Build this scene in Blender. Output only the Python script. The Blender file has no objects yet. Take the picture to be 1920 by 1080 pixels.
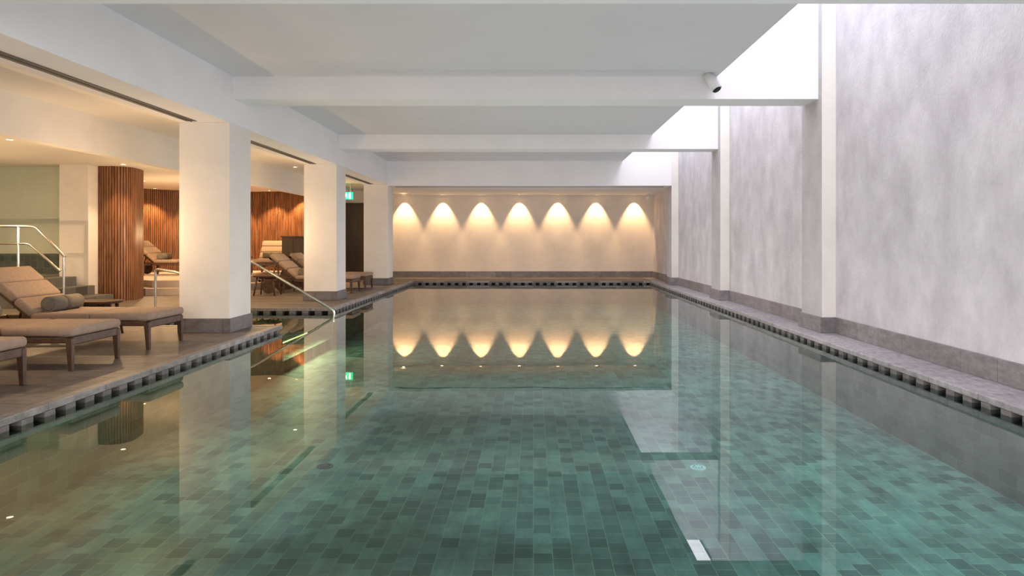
import bpy, bmesh, math, random
from mathutils import Vector, Matrix
random.seed(4)
sc=bpy.context.scene
F=1262.0; CH=1.09
# ---------------------------------------------------------------- materials
def newmat(name):
    m=bpy.data.materials.new(name); m.use_nodes=True
    nt=m.node_tree; b=nt.nodes['Principled BSDF']; return m,nt,b
def N(nt,t,**k):
    n=nt.nodes.new(t)
    for a,v in k.items(): setattr(n,a,v)
    return n
def coords(nt,axes='xyz'):
    tc=N(nt,'ShaderNodeTexCoord'); out=tc.outputs['Object']
    if axes!='xyz':
        s=N(nt,'ShaderNodeSeparateXYZ'); c=N(nt,'ShaderNodeCombineXYZ')
        nt.links.new(out,s.inputs[0])
        for i,a in enumerate(axes): nt.links.new(s.outputs['xyz'.index(a)],c.inputs[i])
        out=c.outputs[0]
    return out
def plaster(name,c1,c2,scale=2.5,rough=.85,bump=.15,detail=8,fine=40,stretch=(1,1,1)):
    m,nt,b=newmat(name); v=coords(nt)
    mp=N(nt,'ShaderNodeMapping'); mp.inputs['Scale'].default_value=stretch; nt.links.new(v,mp.inputs[0]); v=mp.outputs[0]
    n=N(nt,'ShaderNodeTexNoise'); n.inputs['Scale'].default_value=scale; n.inputs['Detail'].default_value=detail; n.inputs['Roughness'].default_value=.65
    nt.links.new(v,n.inputs['Vector'])
    r=N(nt,'ShaderNodeValToRGB'); r.color_ramp.elements[0].position=.33; r.color_ramp.elements[1].position=.67
    r.color_ramp.elements[0].color=(*c1,1); r.color_ramp.elements[1].color=(*c2,1)
    nt.links.new(n.outputs[0],r.inputs[0]); nt.links.new(r.outputs[0],b.inputs['Base Color'])
    b.inputs['Roughness'].default_value=rough
    n2=N(nt,'ShaderNodeTexNoise'); n2.inputs['Scale'].default_value=fine; n2.inputs['Detail'].default_value=4; nt.links.new(v,n2.inputs['Vector'])
    bp=N(nt,'ShaderNodeBump'); bp.inputs['Strength'].default_value=bump; bp.inputs['Distance'].default_value=.01
    nt.links.new(n2.outputs[0],bp.inputs['Height']); nt.links.new(bp.outputs[0],b.inputs['Normal'])
    return m
def tiles(name,c1,c2,cm,w,h,axes='xyz',mortar=.004,rough=.5,offset=.5,nscale=6,nstr=.5,bias=0.0):
    m,nt,b=newmat(name); v=coords(nt,axes)
    br=N(nt,'ShaderNodeTexBrick'); br.offset=offset; br.squash=1
    br.inputs['Scale'].default_value=1; br.inputs['Brick Width'].default_value=w; br.inputs['Row Height'].default_value=h
    br.inputs['Mortar Size'].default_value=mortar; br.inputs['Bias'].default_value=bias; br.inputs['Mortar Smooth'].default_value=.1
    br.inputs['Color1'].default_value=(*c1,1); br.inputs['Color2'].default_value=(*c2,1); br.inputs['Mortar'].default_value=(*cm,1)
    nt.links.new(v,br.inputs['Vector'])
    mp=N(nt,'ShaderNodeMapping'); mp.inputs['Scale'].default_value=(1,2.2,1); nt.links.new(v,mp.inputs[0])
    n=N(nt,'ShaderNodeTexNoise'); n.inputs['Scale'].default_value=nscale; n.inputs['Detail'].default_value=8; n.inputs['Roughness'].default_value=.7
    nt.links.new(mp.outputs[0],n.inputs['Vector'])
    r=N(nt,'ShaderNodeValToRGB'); r.color_ramp.elements[0].position=.3; r.color_ramp.elements[1].position=.7
    r.color_ramp.elements[0].color=(.5,.5,.5,1); r.color_ramp.elements[1].color=(1.35,1.35,1.35,1)
    nt.links.new(n.outputs[0],r.inputs[0])
    mx=N(nt,'ShaderNodeMix',data_type='RGBA',blend_type='MULTIPLY'); mx.inputs['Factor'].default_value=nstr
    nt.links.new(br.outputs['Color'],mx.inputs['A']); nt.links.new(r.outputs[0],mx.inputs['B'])
    nt.links.new(mx.outputs['Result'],b.inputs['Base Color']); b.inputs['Roughness'].default_value=rough
    bp=N(nt,'ShaderNodeBump'); bp.inputs['Strength'].default_value=.3; bp.inputs['Distance'].default_value=.004; bp.invert=True
    nt.links.new(br.outputs['Fac'],bp.inputs['Height']); nt.links.new(bp.outputs[0],b.inputs['Normal'])
    return m
def wood(name,c1,c2,scale=6,stretch=(6,6,.5),rough=.45):
    m,nt,b=newmat(name); v=coords(nt)
    mp=N(nt,'ShaderNodeMapping'); mp.inputs['Scale'].default_value=stretch; nt.links.new(v,mp.inputs[0])
    n=N(nt,'ShaderNodeTexNoise'); n.inputs['Scale'].default_value=scale; n.inputs['Detail'].default_value=5; nt.links.new(mp.outputs[0],n.inputs['Vector'])
    r=N(nt,'ShaderNodeValToRGB'); r.color_ramp.elements[0].position=.3; r.color_ramp.elements[1].position=.7
    r.color_ramp.elements[0].color=(*c1,1); r.color_ramp.elements[1].color=(*c2,1)
    nt.links.new(n.outputs[0],r.inputs[0]); nt.links.new(r.outputs[0],b.inputs['Base Color']); b.inputs['Roughness'].default_value=rough
    return m
def simple(name,c,rough=.5,metal=0,emit=None,es=0):
    m,nt,b=newmat(name); b.inputs['Base Color'].default_value=(*c,1); b.inputs['Roughness'].default_value=rough; b.inputs['Metallic'].default_value=metal
    n=N(nt,'ShaderNodeTexNoise'); n.inputs['Scale'].default_value=60; bp=N(nt,'ShaderNodeBump'); bp.inputs['Strength'].default_value=.04; bp.inputs['Distance'].default_value=.002
    nt.links.new(n.outputs[0],bp.inputs['Height']); nt.links.new(bp.outputs[0],b.inputs['Normal'])
    if emit: b.inputs['Emission Color'].default_value=(*emit,1); b.inputs['Emission Strength'].default_value=es
    return m
M_white=plaster('white_plaster',(.77,.76,.765),(.82,.81,.815),1.2,bump=.05)
M_ceil=plaster('ceiling_paint',(.69,.68,.70),(.72,.71,.73),1.0,bump=.04)
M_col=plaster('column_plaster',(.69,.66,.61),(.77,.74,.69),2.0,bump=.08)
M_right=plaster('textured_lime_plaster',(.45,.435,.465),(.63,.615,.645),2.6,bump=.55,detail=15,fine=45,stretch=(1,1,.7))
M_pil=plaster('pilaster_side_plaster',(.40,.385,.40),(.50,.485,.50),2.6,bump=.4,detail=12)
M_back=plaster('back_wall_plaster',(.65,.585,.51),(.73,.66,.58),2.2,bump=.15)
M_green=plaster('pale_green_plaster',(.50,.55,.45),(.58,.62,.52),1.5,bump=.1)
M_soffit=plaster('soffit_plaster',(.72,.68,.62),(.78,.74,.68),1.5,bump=.04)
M_deck=tiles('deck_stone_tiles',(.115,.093,.08),(.18,.15,.13),(.07,.055,.05),.60,.30,mortar=.004,rough=.55,nscale=6,nstr=1)
M_cope=tiles('coping_stone',(.18,.167,.16),(.27,.25,.245),(.10,.09,.09),.60,.60,axes='yxz',mortar=.004,rough=.5,nscale=10,nstr=1)
M_rdeck=tiles('ledge_stone',(.23,.215,.225),(.34,.32,.335),(.13,.12,.12),.60,.60,axes='yxz',mortar=.004,rough=.5,nscale=10,nstr=1)
M_base=tiles('baseboard_stone',(.16,.148,.15),(.22,.205,.21),(.09,.08,.08),.45,.5,axes='yzx',mortar=.003,rough=.5,nscale=8,nstr=.8)
M_baseX=tiles('baseboard_stone_x',(.14,.127,.125),(.20,.185,.18),(.09,.08,.08),.45,.5,axes='xzy',mortar=.003,rough=.5,nscale=8,nstr=.8)
M_pool=tiles('pool_floor_tiles',(.065,.125,.105),(.27,.36,.30),(.38,.40,.29),.125,.105,axes='yxz',mortar=.0025,rough=.5,nscale=3,nstr=.95)
M_poolX=tiles('pool_wall_tiles_x',(.09,.15,.13),(.19,.26,.22),(.26,.28,.24),.18,.09,axes='xzy',mortar=.0025,rough=.5,nscale=4,nstr=.6)
M_poolY=tiles('pool_wall_tiles_y',(.09,.15,.13),(.19,.26,.22),(.26,.28,.24),.18,.09,axes='yzx',mortar=.0025,rough=.5,nscale=4,nstr=.6)
M_wain=tiles('dark_wainscot_tiles',(.06,.075,.07),(.10,.12,.11),(.16,.17,.16),.12,.12,axes='xzy',mortar=.003,offset=0,rough=.3)
M_dark=simple('gutter_shadow_gap',(.012,.012,.012),.9)
M_block=plaster('gutter_block_stone',(.10,.09,.085),(.17,.155,.15),9,bump=.2)
M_slat=wood('walnut_slats',(.12,.047,.019),(.29,.128,.055),4,(5,5,.6))
M_slatback=simple('slat_backing',(.035,.015,.008),.8)
M_teak=wood('teak_frame',(.045,.02,.011),(.10,.05,.027),6,(3,3,3))
M_door=wood('dark_door_wood',(.035,.02,.014),(.06,.035,.022),3,(5,5,.6))
M_cush=plaster('taupe_fabric',(.28,.20,.145),(.35,.255,.19),30,bump=.3,fine=300)
M_towel=plaster('towel_fabric',(.15,.135,.105),(.22,.195,.15),50,bump=.8,fine=160)
M_towband=simple('towel_band',(.12,.10,.08),.8)
M_steel=simple('brushed_steel',(.75,.73,.70),.22,1.0)
M_slot=simple('air_slot',(.10,.085,.075),.7)
M_warm=simple('warm_lamp_lens',(1,.9,.7),.4,0,(1,.66,.32),10)
M_step=simple('step_led_strip',(1,.9,.5),.4,0,(1,.80,.35),1.2)
M_fix=simple('white_metal',(.75,.75,.76),.35)
M_drain=simple('drain_white',(.8,.83,.8),.4)
M_green_sign=simple('exit_sign_green',(.0,.35,.12),.4,0,(0,.85,.28),1.3)
M_white_sign=simple('exit_sign_white',(.9,.9,.9),.4,0,(.8,1,.85),1.6)
M_frame=simple('skylight_frame',(.6,.6,.62),.4)
# water
m,nt,b=newmat('pool_water'); nt.nodes.remove(b); out=nt.nodes['Material Output']
tr=N(nt,'ShaderNodeBsdfTransparent'); tr.inputs[0].default_value=(.56,.86,.85,1)
gl=N(nt,'ShaderNodeBsdfGlossy'); gl.inputs['Roughness'].default_value=.0; gl.inputs['Color'].default_value=(1,1,1,1)
fr=N(nt,'ShaderNodeFresnel'); fr.inputs['IOR'].default_value=1.34
nz=N(nt,'ShaderNodeTexNoise'); nz.inputs['Scale'].default_value=1.6; nz.inputs['Detail'].default_value=1; nt.links.new(coords(nt),nz.inputs['Vector'])
bp=N(nt,'ShaderNodeBump'); bp.inputs['Strength'].default_value=.12; bp.inputs['Distance'].default_value=.006
nt.links.new(nz.outputs[0],bp.inputs['Height'])
nt.links.new(bp.outputs[0],gl.inputs['Normal'])
mx=N(nt,'ShaderNodeMixShader'); nt.links.new(fr.outputs[0],mx.inputs[0]); nt.links.new(tr.outputs[0],mx.inputs[1]); nt.links.new(gl.outputs[0],mx.inputs[2]); nt.links.new(mx.outputs[0],out.inputs[0])
M_water=m
# ---------------------------------------------------------------- geometry helpers
def bm_box(bm,x0,x1,y0,y1,z0,z1,mi=0,mat=None):
    vs=[bm.verts.new((x,y,z)) for x in (x0,x1) for y in (y0,y1) for z in (z0,z1)]
    if mat is not None:
        for v in vs: v.co=mat@v.co
    for f in ((0,1,3,2),(4,6,7,5),(0,4,5,1),(2,3,7,6),(0,2,6,4),(1,5,7,3)):
        fc=bm.faces.new([vs[i] for i in f]); fc.material_index=mi
def finish(bm,name,mats,parent=None,bevel=0,smooth=False,seg=2):
    bmesh.ops.recalc_face_normals(bm,faces=bm.faces)
    me=bpy.data.meshes.new(name); bm.to_mesh(me); bm.free()
    for mm in (mats if isinstance(mats,(list,tuple)) else [mats]): me.materials.append(mm)
    o=bpy.data.objects.new(name,me); sc.collection.objects.link(o)
    if parent: o.parent=parent
    if bevel:
        md=o.modifiers.new('bevel','BEVEL'); md.width=bevel; md.segments=seg; md.limit_method='ANGLE'
    if smooth:
        for p in me.polygons: p.use_smooth=True
    return o
def boxes(name,lst,mats,parent=None,bevel=0,seg=2,smooth=False):
    bm=bmesh.new()
    for l in lst: bm_box(bm,*l[:6],mi=(l[6] if len(l)>6 else 0))
    return finish(bm,name,mats,parent,bevel,smooth,seg)
def empty(name,loc=(0,0,0),rot=0):
    e=bpy.data.objects.new(name,None); e.location=loc; e.rotation_euler=(0,0,rot); e.empty_display_size=.1; sc.collection.objects.link(e); return e
def cyl(bm,p0,p1,r0,r1=None,seg=20,mi=0):
    r1=r0 if r1 is None else r1
    p0=Vector(p0);p1=Vector(p1);d=(p1-p0).normalized(); a=d.orthogonal().normalized(); c=d.cross(a)
    A=[];B=[]
    for i in range(seg):
        t=2*math.pi*i/seg; o=a*math.cos(t)+c*math.sin(t)
        A.append(bm.verts.new(p0+o*r0)); B.append(bm.verts.new(p1+o*r1))
    for i in range(seg):
        j=(i+1)%seg; f=bm.faces.new((A[i],A[j],B[j],B[i])); f.material_index=mi; f.smooth=True
    f=bm.faces.new(A); f.material_index=mi; f=bm.faces.new(B); f.material_index=mi
def tube(name,paths,r,mat,parent=None):
    cu=bpy.data.curves.new(name,'CURVE'); cu.dimensions='3D'; cu.bevel_depth=r; cu.bevel_resolution=4; cu.use_fill_caps=True
    for pts in paths:
        P=[Vector(p) for p in pts]; Q=[P[0]]
        for i in range(1,len(P)-1):
            a=P[i]+(P[i-1]-P[i]).normalized()*.06; c=P[i]+(P[i+1]-P[i]).normalized()*.06
            for k in range(6):
                t=k/5; Q.append(a*(1-t)**2+P[i]*2*t*(1-t)+c*t*t)
        Q.append(P[-1])
        s=cu.splines.new('POLY'); s.points.add(len(Q)-1)
        for i,q in enumerate(Q): s.points[i].co=(*q,1)
    cu.materials.append(mat); o=bpy.data.objects.new(name,cu); sc.collection.objects.link(o)
    if parent: o.parent=parent
    return o
# ---------------------------------------------------------------- key dims
XL=-3.24; XR=3.17; XW=3.6; YF=18.3; YN=-1.5; YB=20.2; Y0=-3.0
ZW=-.08; ZC=3.07; ZF=-.62
NY0,NY1,NX=8.7,10.9,-5.0
IN=.09; LX=-10.6
colY=[3.67,8.0,12.35,16.7]
core=[(LX,XL-IN,Y0,NY0-IN,-1.5,0),(LX,NX-IN,NY0-IN,NY1+IN,-1.5,0),(LX,XL-IN,NY1+IN,YB,-1.5,0),
      (XL-IN,XR+IN,YF+IN,YB,-1.5,0),(XR+IN,XW,Y0,YB,-1.5,0,1),(XL-IN,XR+IN,Y0,YN-IN,-1.5,0)]
boxes('floor',core,[M_deck,M_rdeck])
lips=[('y',XL-IN,XL,YN-IN,NY0),('y',XL-IN,XL,NY1,YF+IN),('y',XR,XR+IN,YN-IN,YF+IN),('y',NX-IN,NX,NY0-IN,NY1+IN),
      ('x',XL,XR,YF,YF+IN),('x',XL,XR,YN-IN,YN),('x',NX,XL-IN,NY0-IN,NY0),('x',NX,XL-IN,NY1,NY1+IN)]
boxes('pool_coping',[(a,b_,c,d,-.045,0.004,1 if a==XR else 0) for _,a,b_,c,d in lips],[M_cope,M_rdeck],bevel=.006)
bl=[];gp=[];wl=[]
for t,a,b_,c,d in lips:
    L=(d-c) if t=='y' else (b_-a); n=int(L/.2); s=L/n
    for i in range(n):
        if t=='y': bl.append((a,b_,c+i*s,c+i*s+s*.5,-.13,-.045))
        else: bl.append((a+i*s,a+i*s+s*.5,c,d,-.13,-.045))
    wl.append((a,b_,c,d,-1.5,-.13,0 if t=='y' else 1))
    if t=='y': xg=(a if b_ in(XL,NX) else b_); gp.append((xg-.006,xg+.006,c,d,-.13,-.045))
    else: yg=(d if c in(YF,NY1) else c); gp.append((a,b_,yg-.006,yg+.006,-.13,-.045))
boxes('overflow_gutter',[(*x,0) for x in bl]+[(*x,1) for x in gp],[M_block,M_dark])
pool=[(*w[:6],w[6]) for w in wl]+[(XL,XR,YN,YF,ZF-.1,ZF,2)]
TR=((NX,-4.55,-.17),(-4.55,-4.1,-.27),(-4.1,-3.65,-.37),(-3.65,XL,-.47))
boxes('swimming_pool',pool+[(a,b_,NY0,NY1,ZF,z,2) for a,b_,z in TR],[M_poolY,M_poolX,M_pool])
boxes('pool_step_light',[(b_+.001,b_+.012,NY0+.05,NY1-.05,z-.03,z-.012) for a,b_,z in TR[:3]],[M_step])
bm=bmesh.new()
for q in ([(XL-.08,YN-.08),(XR+.08,YN-.08),(XR+.08,YF+.08),(XL-.08,YF+.08)],[(NX-.08,NY0-.08),(XL-.08,NY0-.08),(XL-.08,NY1+.08),(NX-.08,NY1+.08)]):
    bm.faces.new([bm.verts.new((x,y,ZW)) for x,y in q])
w=finish(bm,'pool_water',[M_water])
for x,y in ((1.24,5.07),(-1.58,5.1)):
    bm=bmesh.new(); cyl(bm,(x,y,ZF-.01),(x,y,ZF+.008),.06,seg=32,mi=0); cyl(bm,(x,y,ZF+.008),(x,y,ZF+.014),.042,.035,seg=32)
    for k in range(8):
        t=k*math.pi/4; cyl(bm,(x+.03*math.cos(t),y+.03*math.sin(t),ZF+.01),(x+.03*math.cos(t),y+.03*math.sin(t),ZF+.0155),.005,seg=8,mi=1)
    finish(bm,'pool_floor_drain',[M_drain if x>0 else M_block,M_dark])
# ---------------------------------------------------------------- walls / ceiling
ZT=5.2
boxes('wall_right',[(XW,XW+.2,Y0,YB+.2,-.2,ZT)],[M_right])
for i,y in enumerate(colY):
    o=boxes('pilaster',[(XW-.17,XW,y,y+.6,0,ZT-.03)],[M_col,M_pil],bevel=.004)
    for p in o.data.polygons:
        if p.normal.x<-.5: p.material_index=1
boxes('wall_back',[(LX,XW,YB,YB+.2,-.2,3.4)],[M_back])
boxes('wall_front',[(LX,XW,Y0-.2,Y0,-.2,3.4),(2.21,XW,Y0-.2,Y0,3.4,ZT)],[M_white])
boxes('wall_left',[(LX-.2,LX,Y0,YB,-.2,3.3)],[M_green])
boxes('wall_stair',[(LX,-7.98,12.4,12.6,0,2.45)],[M_green])
boxes('ceiling',[(-3.61,2.21,Y0,YB,ZC,3.4)],[M_ceil])
boxes('ceiling_left',[(-5.27,-4.21,Y0,YB,2.6,3.4),(LX,-5.4,Y0,YB,2.45,3.4)],[M_soffit])
boxes('bulkhead',[(-5.4,-5.27,4.01,18.0,2.15,3.0)],[M_soffit])
boxes('skylight_shaft_wall',[(2.11,2.21,Y0,YB,3.401,ZT)],[M_white])
boxes('colonnade_beam',[(-4.21,-3.61,Y0,YB,2.5,3.4)],[M_white],bevel=.004)
sl=((4.5,7.9),(8.7,12.25),(13.05,16.6))
boxes('air_diffuser',[(-4.07,-3.95,y0,y1,2.494,2.5) for y0,y1 in sl]+[(-4.014,-4.006,y0,y1,2.488,2.494) for y0,y1 in sl],[M_slot])
for i,y in enumerate((8.1,12.5)):
    boxes('ceiling_beam',[(-3.61,XW-.17,y,y+.42,2.80,ZC+.02),(2.21,XW-.17,y,y+.42,ZC+.02,4.3)],[M_white])
boxes('ceiling_beam',[(LX,XW,3.62,4.0,2.5,3.4),(2.21,XW,3.62,4.0,3.4,4.3)],[M_white])
boxes('ceiling_dropped',[(-3.61,2.21,16.7,YB,2.466,3.4),(2.21,XW-.17,16.7,YB,2.466,ZT-.03),(XW-.17,XW,17.3,YB,2.466,ZT-.03)],[M_white])
boxes('trim_ceiling_slot',[(-3.5,3.3,17.0,17.08,2.46,2.466)],[M_slot])
sk=[(2.21,XW,y,y+.06,ZT,ZT+.1) for y in [Y0+i*1.45 for i in range(14)]]+[(2.21,2.27,Y0,16.7,ZT,ZT+.1),(XW-.06,XW,Y0,16.7,ZT,ZT+.1)]
boxes('skylight',sk,[M_frame])
for y in colY:
    e=empty('column',(-3.91,y+.3,0))
    boxes('shaft',[(-.3,.3,-.3,.3,.0,2.5)],[M_col],e,bevel=.006)
    boxes('plinth',[(-.315,.315,-.315,.315,0,.17)],[M_baseX],e,bevel=.004)
bb=[]; T=.03; prev=Y0
for y in colY:
    bb.append((XW-T,XW,prev,y-T,0,.185)); bb.append((XW-.17-T,XW,y-T,y+.6+T,0,.185)); prev=y+.6+T
bb.append((XW-T,XW,prev,YB,0,.185))
boxes('baseboard_right',bb,[M_base],bevel=.003)
boxes('baseboard_back',[(-4.75,XW-T,YB-T,YB,0,.185)],[M_baseX],bevel=.003)
# ---------------------------------------------------------------- wood slat wall
def catmull(P,n=24):
    P=[Vector((*p,0)) for p in P]; P=[P[0]*2-P[1]]+P+[P[-1]*2-P[-2]]; out=[]
    for i in range(1,len(P)-2):
        for k in range(n):
            t=k/n; a,b_,c,d=P[i-1:i+3]
            out.append(.5*((2*b_)+(c-a)*t+(2*a-5*b_+4*c-d)*t*t+(3*b_-a-3*c+d)*t**3))
    out.append(P[-2]); return out
def slatwall(name,pts,z0,z1,pitch=.047):
    C=catmull(pts); bm=bmesh.new(); acc=0
    for i in range(len(C)-1):
        a,b_=C[i],C[i+1]; t=(b_-a); L=t.length; t.normalize(); nn=Vector((t.y,-t.x,0))
        for (o0,o1) in ((-.05,-.03),):
            q=[bm.verts.new(a+nn*o0+Vector((0,0,z0))),bm.verts.new(b_+nn*o0+Vector((0,0,z0))),bm.verts.new(b_+nn*o0+Vector((0,0,z1))),bm.verts.new(a+nn*o0+Vector((0,0,z1)))]
            f=bm.faces.new(q); f.material_index=1
        s=acc
        while s<L:
            p=a+t*s; R=Matrix((( t.x,nn.x,0,p.x),(t.y,nn.y,0,p.y),(0,0,1,0),(0,0,0,1)))
            bm_box(bm,-.0165,.0165,-.045,.0,z0,z1,0,R); s+=pitch
        acc=s-L
    return finish(bm,name,[M_slat,M_slatback])
slatwall('wall_wood_slats',[(-8.02,12.36),(-7.85,12.2),(-7.5,12.25),(-7.42,12.6),(-7.75,13.3),(-9.2,14.4),(-10.2,15.6),(-10.35,16.8),(-9.7,17.9),(-8.2,18.5),(-6.6,18.4),(-5.75,18.05)],0,2.45)
boxes('wall_lobby',[(-5.85,-5.75,18.0,YB,0,2.45)],[M_door])
def prism(bm,poly,z0,z1,mi=0):
    A=[bm.verts.new((x,y,z0)) for x,y in poly]; B=[bm.verts.new((x,y,z1)) for x,y in poly]
    for i in range(len(poly)):
        j=(i+1)%len(poly); bm.faces.new((A[i],A[j],B[j],B[i])).material_index=mi
    bm.faces.new(A).material_index=mi; bm.faces.new(B).material_index=mi
bm=bmesh.new()
for k,(off,z) in enumerate(((0,.14),(.32,.28))):
    cs=catmull([(-7.75,13.45),(-7.2,13.55),(-6.6,14.0),(-6.3,14.9),(-6.15,16.2),(-5.9,17.9)],10)
    poly=[]
    for i,c in enumerate(cs):
        t=(cs[min(i+1,len(cs)-1)]-cs[max(i-1,0)]).normalized(); nn=Vector((-t.y,t.x,0)); q=c+nn*off; poly.append((q.x,q.y))
    poly+=[(-6.6,18.35),(-8.2,18.45),(-9.7,17.85),(-10.3,16.8),(-10.15,15.6),(-9.1,14.45+off)]
    prism(bm,poly,0.001,z)
finish(bm,'platform',[plaster('platform_limestone',(.42,.36,.30),(.52,.45,.38),3,bump=.1,rough=.5)])
boxes('stairs',[(-7.75-.33*i,-7.42-.33*i,11.0,11.9,0,.155*(i+1)) for i in range(3)]+[(LX,-8.42,10.9,12.36,0,.50)],[tiles('stair_stone',(.10,.10,.095),(.14,.135,.125),(.05,.05,.05),.5,.3)],bevel=.005)
boxes('wainscot',[(LX,-8.43,12.37,12.4,.5,.86)],[M_wain])
boxes('square_pillar',[(-8.42,-7.9,11.95,12.4,0,2.45)],[M_col],bevel=.005)
e=empty('stair_handrail')
tube('rails',[[(-10.4,10.95,.5),(-10.4,10.95,1.33),(-8.1,10.95,1.33),(-7.62,10.95,.83)],[(-10.4,10.95,1.05),(-8.2,10.95,1.05),(-7.7,10.95,.6)]],.019,M_steel,e)
tube('posts',[[(-8.38,10.95,.5),(-8.38,10.95,1.33)],[(-9.6,10.95,.5),(-9.6,10.95,1.33)],[(-7.64,10.95,.0),(-7.64,10.95,.86)]],.019,M_steel,e)
e=empty('pool_handrail'); tube('rail',[[(-4.95,10.75,-.17),(-4.95,10.75,.80),(-4.5,10.75,.76),(-3.18,10.75,-.02),(-3.18,10.75,-.2)]],.02,M_steel,e)
e=empty('pool_handrail'); tube('rail',[[(-6.12,10.9,0),(-6.12,10.9,.64),(-5.75,10.9,.58),(-5.3,10.9,.33),(-5.3,10.9,0)]],.02,M_steel,e)
boxes('flange',[(-6.17,-6.07,10.85,10.95,0,.012),(-5.35,-5.25,10.85,10.95,0,.012)],[M_steel],e,bevel=.004)
e=empty('door_1',(-5.25,YB-.001,0))
boxes('leaf',[(-.40,.40,-.05,0,0,2.15)],[M_door],e,bevel=.004)
boxes('frame',[(-.48,-.40,-.07,.0,0,2.23),(.40,.48,-.07,.0,0,2.23),(-.48,.48,-.07,.0,2.15,2.23)],[M_door],e)
bm=bmesh.new(); cyl(bm,(.34,-.11,1.0),(.34,-.11,1.25),.012); cyl(bm,(.34,-.11,1.03),(.34,-.05,1.03),.01); cyl(bm,(.34,-.11,1.22),(.34,-.05,1.22),.01); finish(bm,'handle',[M_steel],e)
e=empty('exit_sign',(-4.98,17.6,2.28))
boxes('panel',[(-.26,.26,-.02,.02,-.1,.09)],[M_green_sign],e,bevel=.004)
boxes('hanger',[(-.2,-.19,-.005,.005,.09,.32),(.19,.2,-.005,.005,.09,.32)],[M_fix],e)
bm=bmesh.new()
def poly2(pts): bm.faces.new([bm.verts.new((x,-.0225,z)) for x,z in pts])
ox=.10
cyl(bm,(ox+.0,-.0235,.055),(ox+.0,-.0215,.055),.013,seg=16)
def limb(a,b_,w):
    a=Vector(a);b_=Vector(b_);d=(b_-a).normalized();n=Vector((-d.y,d.x))*w/2
    poly2([tuple(a+n),tuple(b_+n),tuple(b_-n),tuple(a-n)])
limb((ox-.002,.04),(ox-.014,-.012),.024); limb((ox-.0,.034),(ox+.03,.012),.010); limb((ox-.004,.034),(ox-.035,.022),.010); limb((ox-.035,.022),(ox-.042,-.004),.009)
limb((ox-.012,-.008),(ox+.02,-.03),.013); limb((ox+.02,-.03),(ox+.012,-.07),.011); limb((ox-.014,-.008),(ox-.03,-.045),.013); limb((ox-.03,-.045),(ox-.062,-.05),.011)
poly2([(ox+.06,-.08),(ox+.11,-.08),(ox+.11,.07),(ox+.06,.07)])
limb((-.2,-.005),(-.06,-.005),.022); poly2([(-.23,-.005),(-.175,.045),(-.175,-.055)])
finish(bm,'pictogram',[M_white_sign],e)
# ---------------------------------------------------------------- loungers
def lounger(x,y,z=0,rot=0,wheels=True,towel=True):
    """origin: foot end centre, body runs to local -x"""
    e=empty('sun_lounger',(x,y,z),rot); W=.33
    fr=[(-1.95,0,-W,-W+.04,.235,.285),(-1.95,0,W-.04,W,.235,.285),(-.045,0,-W,W,.215,.285),(-1.95,-1.9,-W,W,.235,.285),(-1.25,-1.2,-W,W,.235,.28)]
    fr+=[(-1.18-.13*i-.05,-1.18-.13*i+.03,-W+.04,W-.04,.26,.28) for i in range(-7,1)]
    boxes('frame',fr,[M_teak],e,bevel=.008)
    bm=bmesh.new()
    for lx in (-.022,-1.42):
        for s in (-1,1):
            yy=s*(W-.018); a=.027;b_=.017; dx=.012 if lx>-.5 else -.012
            top=[bm.verts.new((lx+i*a,yy+j*.022,.274)) for i,j in((-1,-1),(1,-1),(1,1),(-1,1))]
            bot=[bm.verts.new((lx+dx+i*b_,yy+j*.016,0)) for i,j in((-1,-1),(1,-1),(1,1),(-1,1))]
            for k in range(4): bm.faces.new((top[k],top[(k+1)%4],bot[(k+1)%4],bot[k]))
            bm.faces.new(top); bm.faces.new(bot)
    finish(bm,'legs',[M_teak],e,bevel=.004)
    if wheels:
        bm=bmesh.new()
        for s in(-1,1):
            cyl(bm,(-1.72,s*(W+.01),.14),(-1.72,s*(W+.045),.14),.14,seg=28); cyl(bm,(-1.72,s*(W+.04),.14),(-1.72,s*(W+.055),.14),.035,seg=16)
        cyl(bm,(-1.72,-W,.14),(-1.72,W,.14),.015)
        finish(bm,'wheels',[M_teak],e,bevel=.005)
        boxes('brackets',[(-1.75,-1.69,-W,-W+.03,.12,.25),(-1.75,-1.69,W-.03,W,.12,.25)],[M_teak],e)
    for i,(a,b_) in enumerate(((-.60,.02),(-1.19,-.602))):
        boxes('seat_cushion_%d'%(i+1),[(a,b_,-W-.005,W+.005,.288,.368)],[M_cush],e,bevel=.032,seg=5,smooth=True)
    ang=math.radians(40); R=Matrix.Translation((-1.19,0,.31))@Matrix.Rotation(ang,4,'Y')
    for i in range(3):
        bm=bmesh.new(); a=-.005-.235*(i+1); b_=-.005-.235*i
        bm_box(bm,a,b_,-W-.005,W+.005,.0,.085,0,R); finish(bm,'back_cushion_%d'%(i+1),[M_cush],e,bevel=.034,seg=5,smooth=True)
    bm=bmesh.new(); bm_box(bm,-.70,0,-W+.05,-W+.09,-.04,.0,0,R); bm_box(bm,-.70,0,W-.09,W-.05,-.04,.0,0,R); bm_box(bm,-.70,-.64,-W+.05,W-.05,-.04,0,0,R)
    for s in(-1,1): cyl(bm,(-1.60,s*(W-.1),.62),(-1.72,s*(W-.1),.26),.014)
    finish(bm,'back_frame',[M_teak],e)
    if towel:
        bm=bmesh.new(); cx,cz=-1.085,.445
        cyl(bm,(cx,-.22,cz),(cx,.22,cz),.078,seg=32)
        for s in(-1,1):
            for r in(.066,.045,.024): cyl(bm,(cx,s*.22,cz),(cx,s*(.224+.004*(.07-r)*20),cz),r,r-.008,seg=24)
        cyl(bm,(cx,-.03,cz),(cx,.03,cz),.0795,seg=32,mi=1)
        finish(bm,'towel_roll',[M_towel,M_towband],e)
    return e
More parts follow.
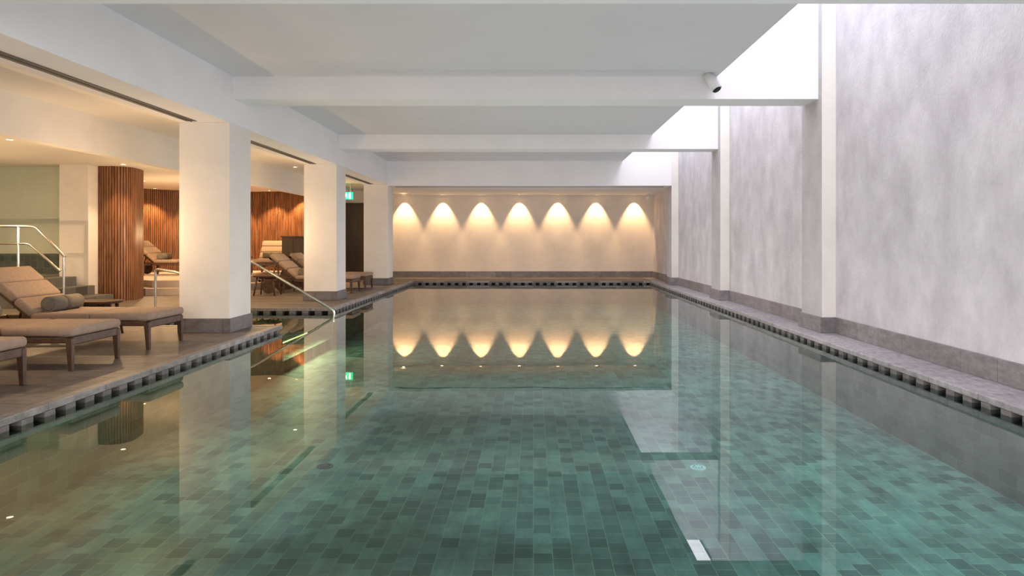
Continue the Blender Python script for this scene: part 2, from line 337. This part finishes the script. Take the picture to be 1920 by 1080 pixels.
for yy in (4.79,5.95,7.08): lounger(-3.86,yy)
for yy in (14.35,15.5): lounger(-3.78,yy)
lounger(-7.78,16.2,.281,0)
lounger(-6.45,16.15,.281,math.radians(-78))
def table(x,y,z,rx,ry,h,rot=0):
    e=empty('side_table',(x,y,z),rot)
    bm=bmesh.new(); n=40; A=[];B=[]
    for i in range(n):
        t=2*math.pi*i/n; c,s=math.cos(t),math.sin(t); k=.55
        px=rx*math.copysign(abs(c)**k,c); py=ry*math.copysign(abs(s)**k,s)
        A.append(bm.verts.new((px,py,h))); B.append(bm.verts.new((px*.95,py*.95,h-.03)))
    for i in range(n): bm.faces.new((A[i],A[(i+1)%n],B[(i+1)%n],B[i]))
    bm.faces.new(A); bm.faces.new(B); finish(bm,'top',[M_teak],e,bevel=.004)
    bm=bmesh.new()
    for sx in(-1,1):
        for sy in(-1,1): cyl(bm,(sx*rx*.6,sy*ry*.6,h-.03),(sx*rx*.8,sy*ry*.8,0),.02,.013,seg=12)
    bm_box(bm,-rx*.65,rx*.65,-.012,.012,h-.07,h-.03)
    bm_box(bm,-.012,.012,-ry*.65,ry*.65,h-.07,h-.03)
    finish(bm,'legs',[M_teak],e)
table(-5.05,7.80,0,.24,.2,.40); table(-5.35,13.55,0,.26,.22,.40); table(-7.3,17.0,.281,.18,.18,.42)
e=empty('wooden_cabinet',(-5.72,16.3,0))
boxes('body',[(-.28,.28,-.25,.25,.06,1.18)],[M_door],e,bevel=.006)
boxes('top',[(-.3,.3,-.27,.27,1.18,1.21)],[M_teak],e,bevel=.004)
boxes('plinth',[(-.25,.25,-.22,.22,0,.06)],[M_dark],e)
boxes('doors',[(-.27,-.005,-.262,-.25,.1,1.15),(.005,.27,-.262,-.25,.1,1.15)],[M_door],e,bevel=.003)
e=empty('ceiling_spotlight',(2.12,8.02,2.99))
bm=bmesh.new(); cyl(bm,(-.05,-.05,.07),(.035,-.12,-.12),.062,.062,seg=28); cyl(bm,(.035,-.12,-.12),(.04,-.124,-.13),.05,.045,seg=28,mi=1); finish(bm,'body',[M_fix,M_dark],e)
bm=bmesh.new(); bm_box(bm,.04,.12,.04,.08,-.03,.07); cyl(bm,(.08,.05,.02),(0,-.06,.0),.014); finish(bm,'bracket',[M_fix],e)
e=empty('security_camera',(3.35,19.7,2.466))
bm=bmesh.new(); cyl(bm,(0,0,0),(0,0,-.05),.02); cyl(bm,(0,.05,-.09),(-.03,-.12,-.12),.045,seg=20); finish(bm,'body',[M_fix],e)
# ---------------------------------------------------------------- lights
def downlight(x,y,z,power,ang,blend=.6,color=(1,.68,.36),tilt=(0,0),rad=.03,r=.045,name='recessed_downlight'):
    e=empty(name,(x,y,z))
    bm=bmesh.new(); n=24
    for (r0,r1,z0,z1,mi) in ((r*1.35,r,-.001,-.008,0),(r,r*.85,-.008,-.002,0)):
        A=[bm.verts.new((r0*math.cos(2*math.pi*i/n),r0*math.sin(2*math.pi*i/n),z0)) for i in range(n)]
        B=[bm.verts.new((r1*math.cos(2*math.pi*i/n),r1*math.sin(2*math.pi*i/n),z1)) for i in range(n)]
        for i in range(n): bm.faces.new((A[i],A[(i+1)%n],B[(i+1)%n],B[i])).material_index=mi
    f=bm.faces.new([bm.verts.new((r*.85*math.cos(2*math.pi*i/n),r*.85*math.sin(2*math.pi*i/n),-.003)) for i in range(n)]); f.material_index=1
    finish(bm,'trim_and_lens',[M_fix,M_warm],e)
    L=bpy.data.lights.new('lamp','SPOT'); L.energy=power; L.color=color; L.spot_size=math.radians(ang); L.spot_blend=blend; L.shadow_soft_size=rad
    o=bpy.data.objects.new('lamp',L); sc.collection.objects.link(o); o.parent=e; o.location=(0,0,-.02); o.rotation_euler=(tilt[0],tilt[1],0)
def area(name,loc,rot,sx,sy,p,color):
    L=bpy.data.lights.new(name,'AREA'); L.shape='RECTANGLE'; L.size=sx; L.size_y=sy; L.energy=p; L.color=color
    o=bpy.data.objects.new(name,L); sc.collection.objects.link(o); o.location=loc; o.rotation_euler=rot; return o
def point(name,loc,p,color):
    L=bpy.data.lights.new(name,'POINT'); L.shadow_soft_size=0; L.energy=p; L.color=color
    o=bpy.data.objects.new(name,L); sc.collection.objects.link(o); o.location=loc
for i in range(7):
    px=756.5+72.4*i; downlight((px-1000)*19.98/F,19.98,2.466,105,66,.6,color=(1,.62,.31),tilt=(math.radians(14),0),rad=.02)
DAY=(.95,.93,1.0)
area('skylight_daylight',(2.9,10.4,5.15),(0,0,0),1.3,12.4,150,DAY)
area('skylight_daylight',(2.9,.4,5.15),(0,0,0),1.3,6.2,120,DAY)
for y in (5.1,9.4,13.7,17.2): downlight(-4.85,y,2.6,60,80,.8,rad=.05)
for x,y in ((-7,6),(-7,9),(-9,8),(-9.2,11),(-7,15),(-8.8,15.2)): downlight(x,y,2.45,60,110,.8,rad=.05)
for x,y in ((-9.75,17.35),(-9.0,17.85),(-8.1,18.1),(-7.1,18.1),(-6.35,18.05)): downlight(x,y,2.45,120,90,.5,rad=.02,color=(1,.6,.28))
downlight(-7.25,11.9,2.45,50,90,.6,color=(1,.6,.28))
area('pool_underwater_light',(-3.3,9.8,-.25),(0,math.radians(-60),0),.15,1.6,7,(1,.85,.45))
for y in (1.5,3.0,4.5,6.0,7.5): point('pool_underwater_light',(-2.6,y,-.12),1.8,(1,.80,.42))
for x in (-1.9,0,1.9):
    for k in range(7): point('pool_hall_fill',(x,-.5+2.8*k,.55),11,(1,.95,.97))  # added fill points without fixtures, to brighten the ceiling and hall
for x,y in ((-6.6,3),(-6.6,6),(-6.6,9),(-6.4,12),(-4.75,11.8),(-4.75,7.6),(-7.2,14.6),(-8.5,15),(-5,16.8),(-8.8,10)): point('lounge_fill',(x,y,1.25),21,(1,.65,.34))  # added warm fill points hanging free, lift the lounge and its ceiling
area('rear_fill_light',(-.5,-2.85,1.7),(math.radians(90),0,0),5.5,2.2,120,(1,.95,.95))  # added soft fill behind the camera; the front wall has no window
wd=bpy.data.worlds.new('sky'); wd.use_nodes=True; bg=wd.node_tree.nodes['Background']; bg.inputs[0].default_value=(.88,.88,1,1); bg.inputs[1].default_value=.8; sc.world=wd
# ---------------------------------------------------------------- camera
cam=bpy.data.cameras.new('camera'); co=bpy.data.objects.new('camera',cam); sc.collection.objects.link(co)
co.location=(0,0,CH); co.rotation_euler=(math.radians(90),0,0); cam.sensor_width=36; cam.lens=F/1920*36
cam.shift_x=-40/1920; cam.shift_y=-88/1920; cam.clip_start=.05
sc.camera=co
sc.view_settings.view_transform='Standard'
sc.view_settings.exposure=.9
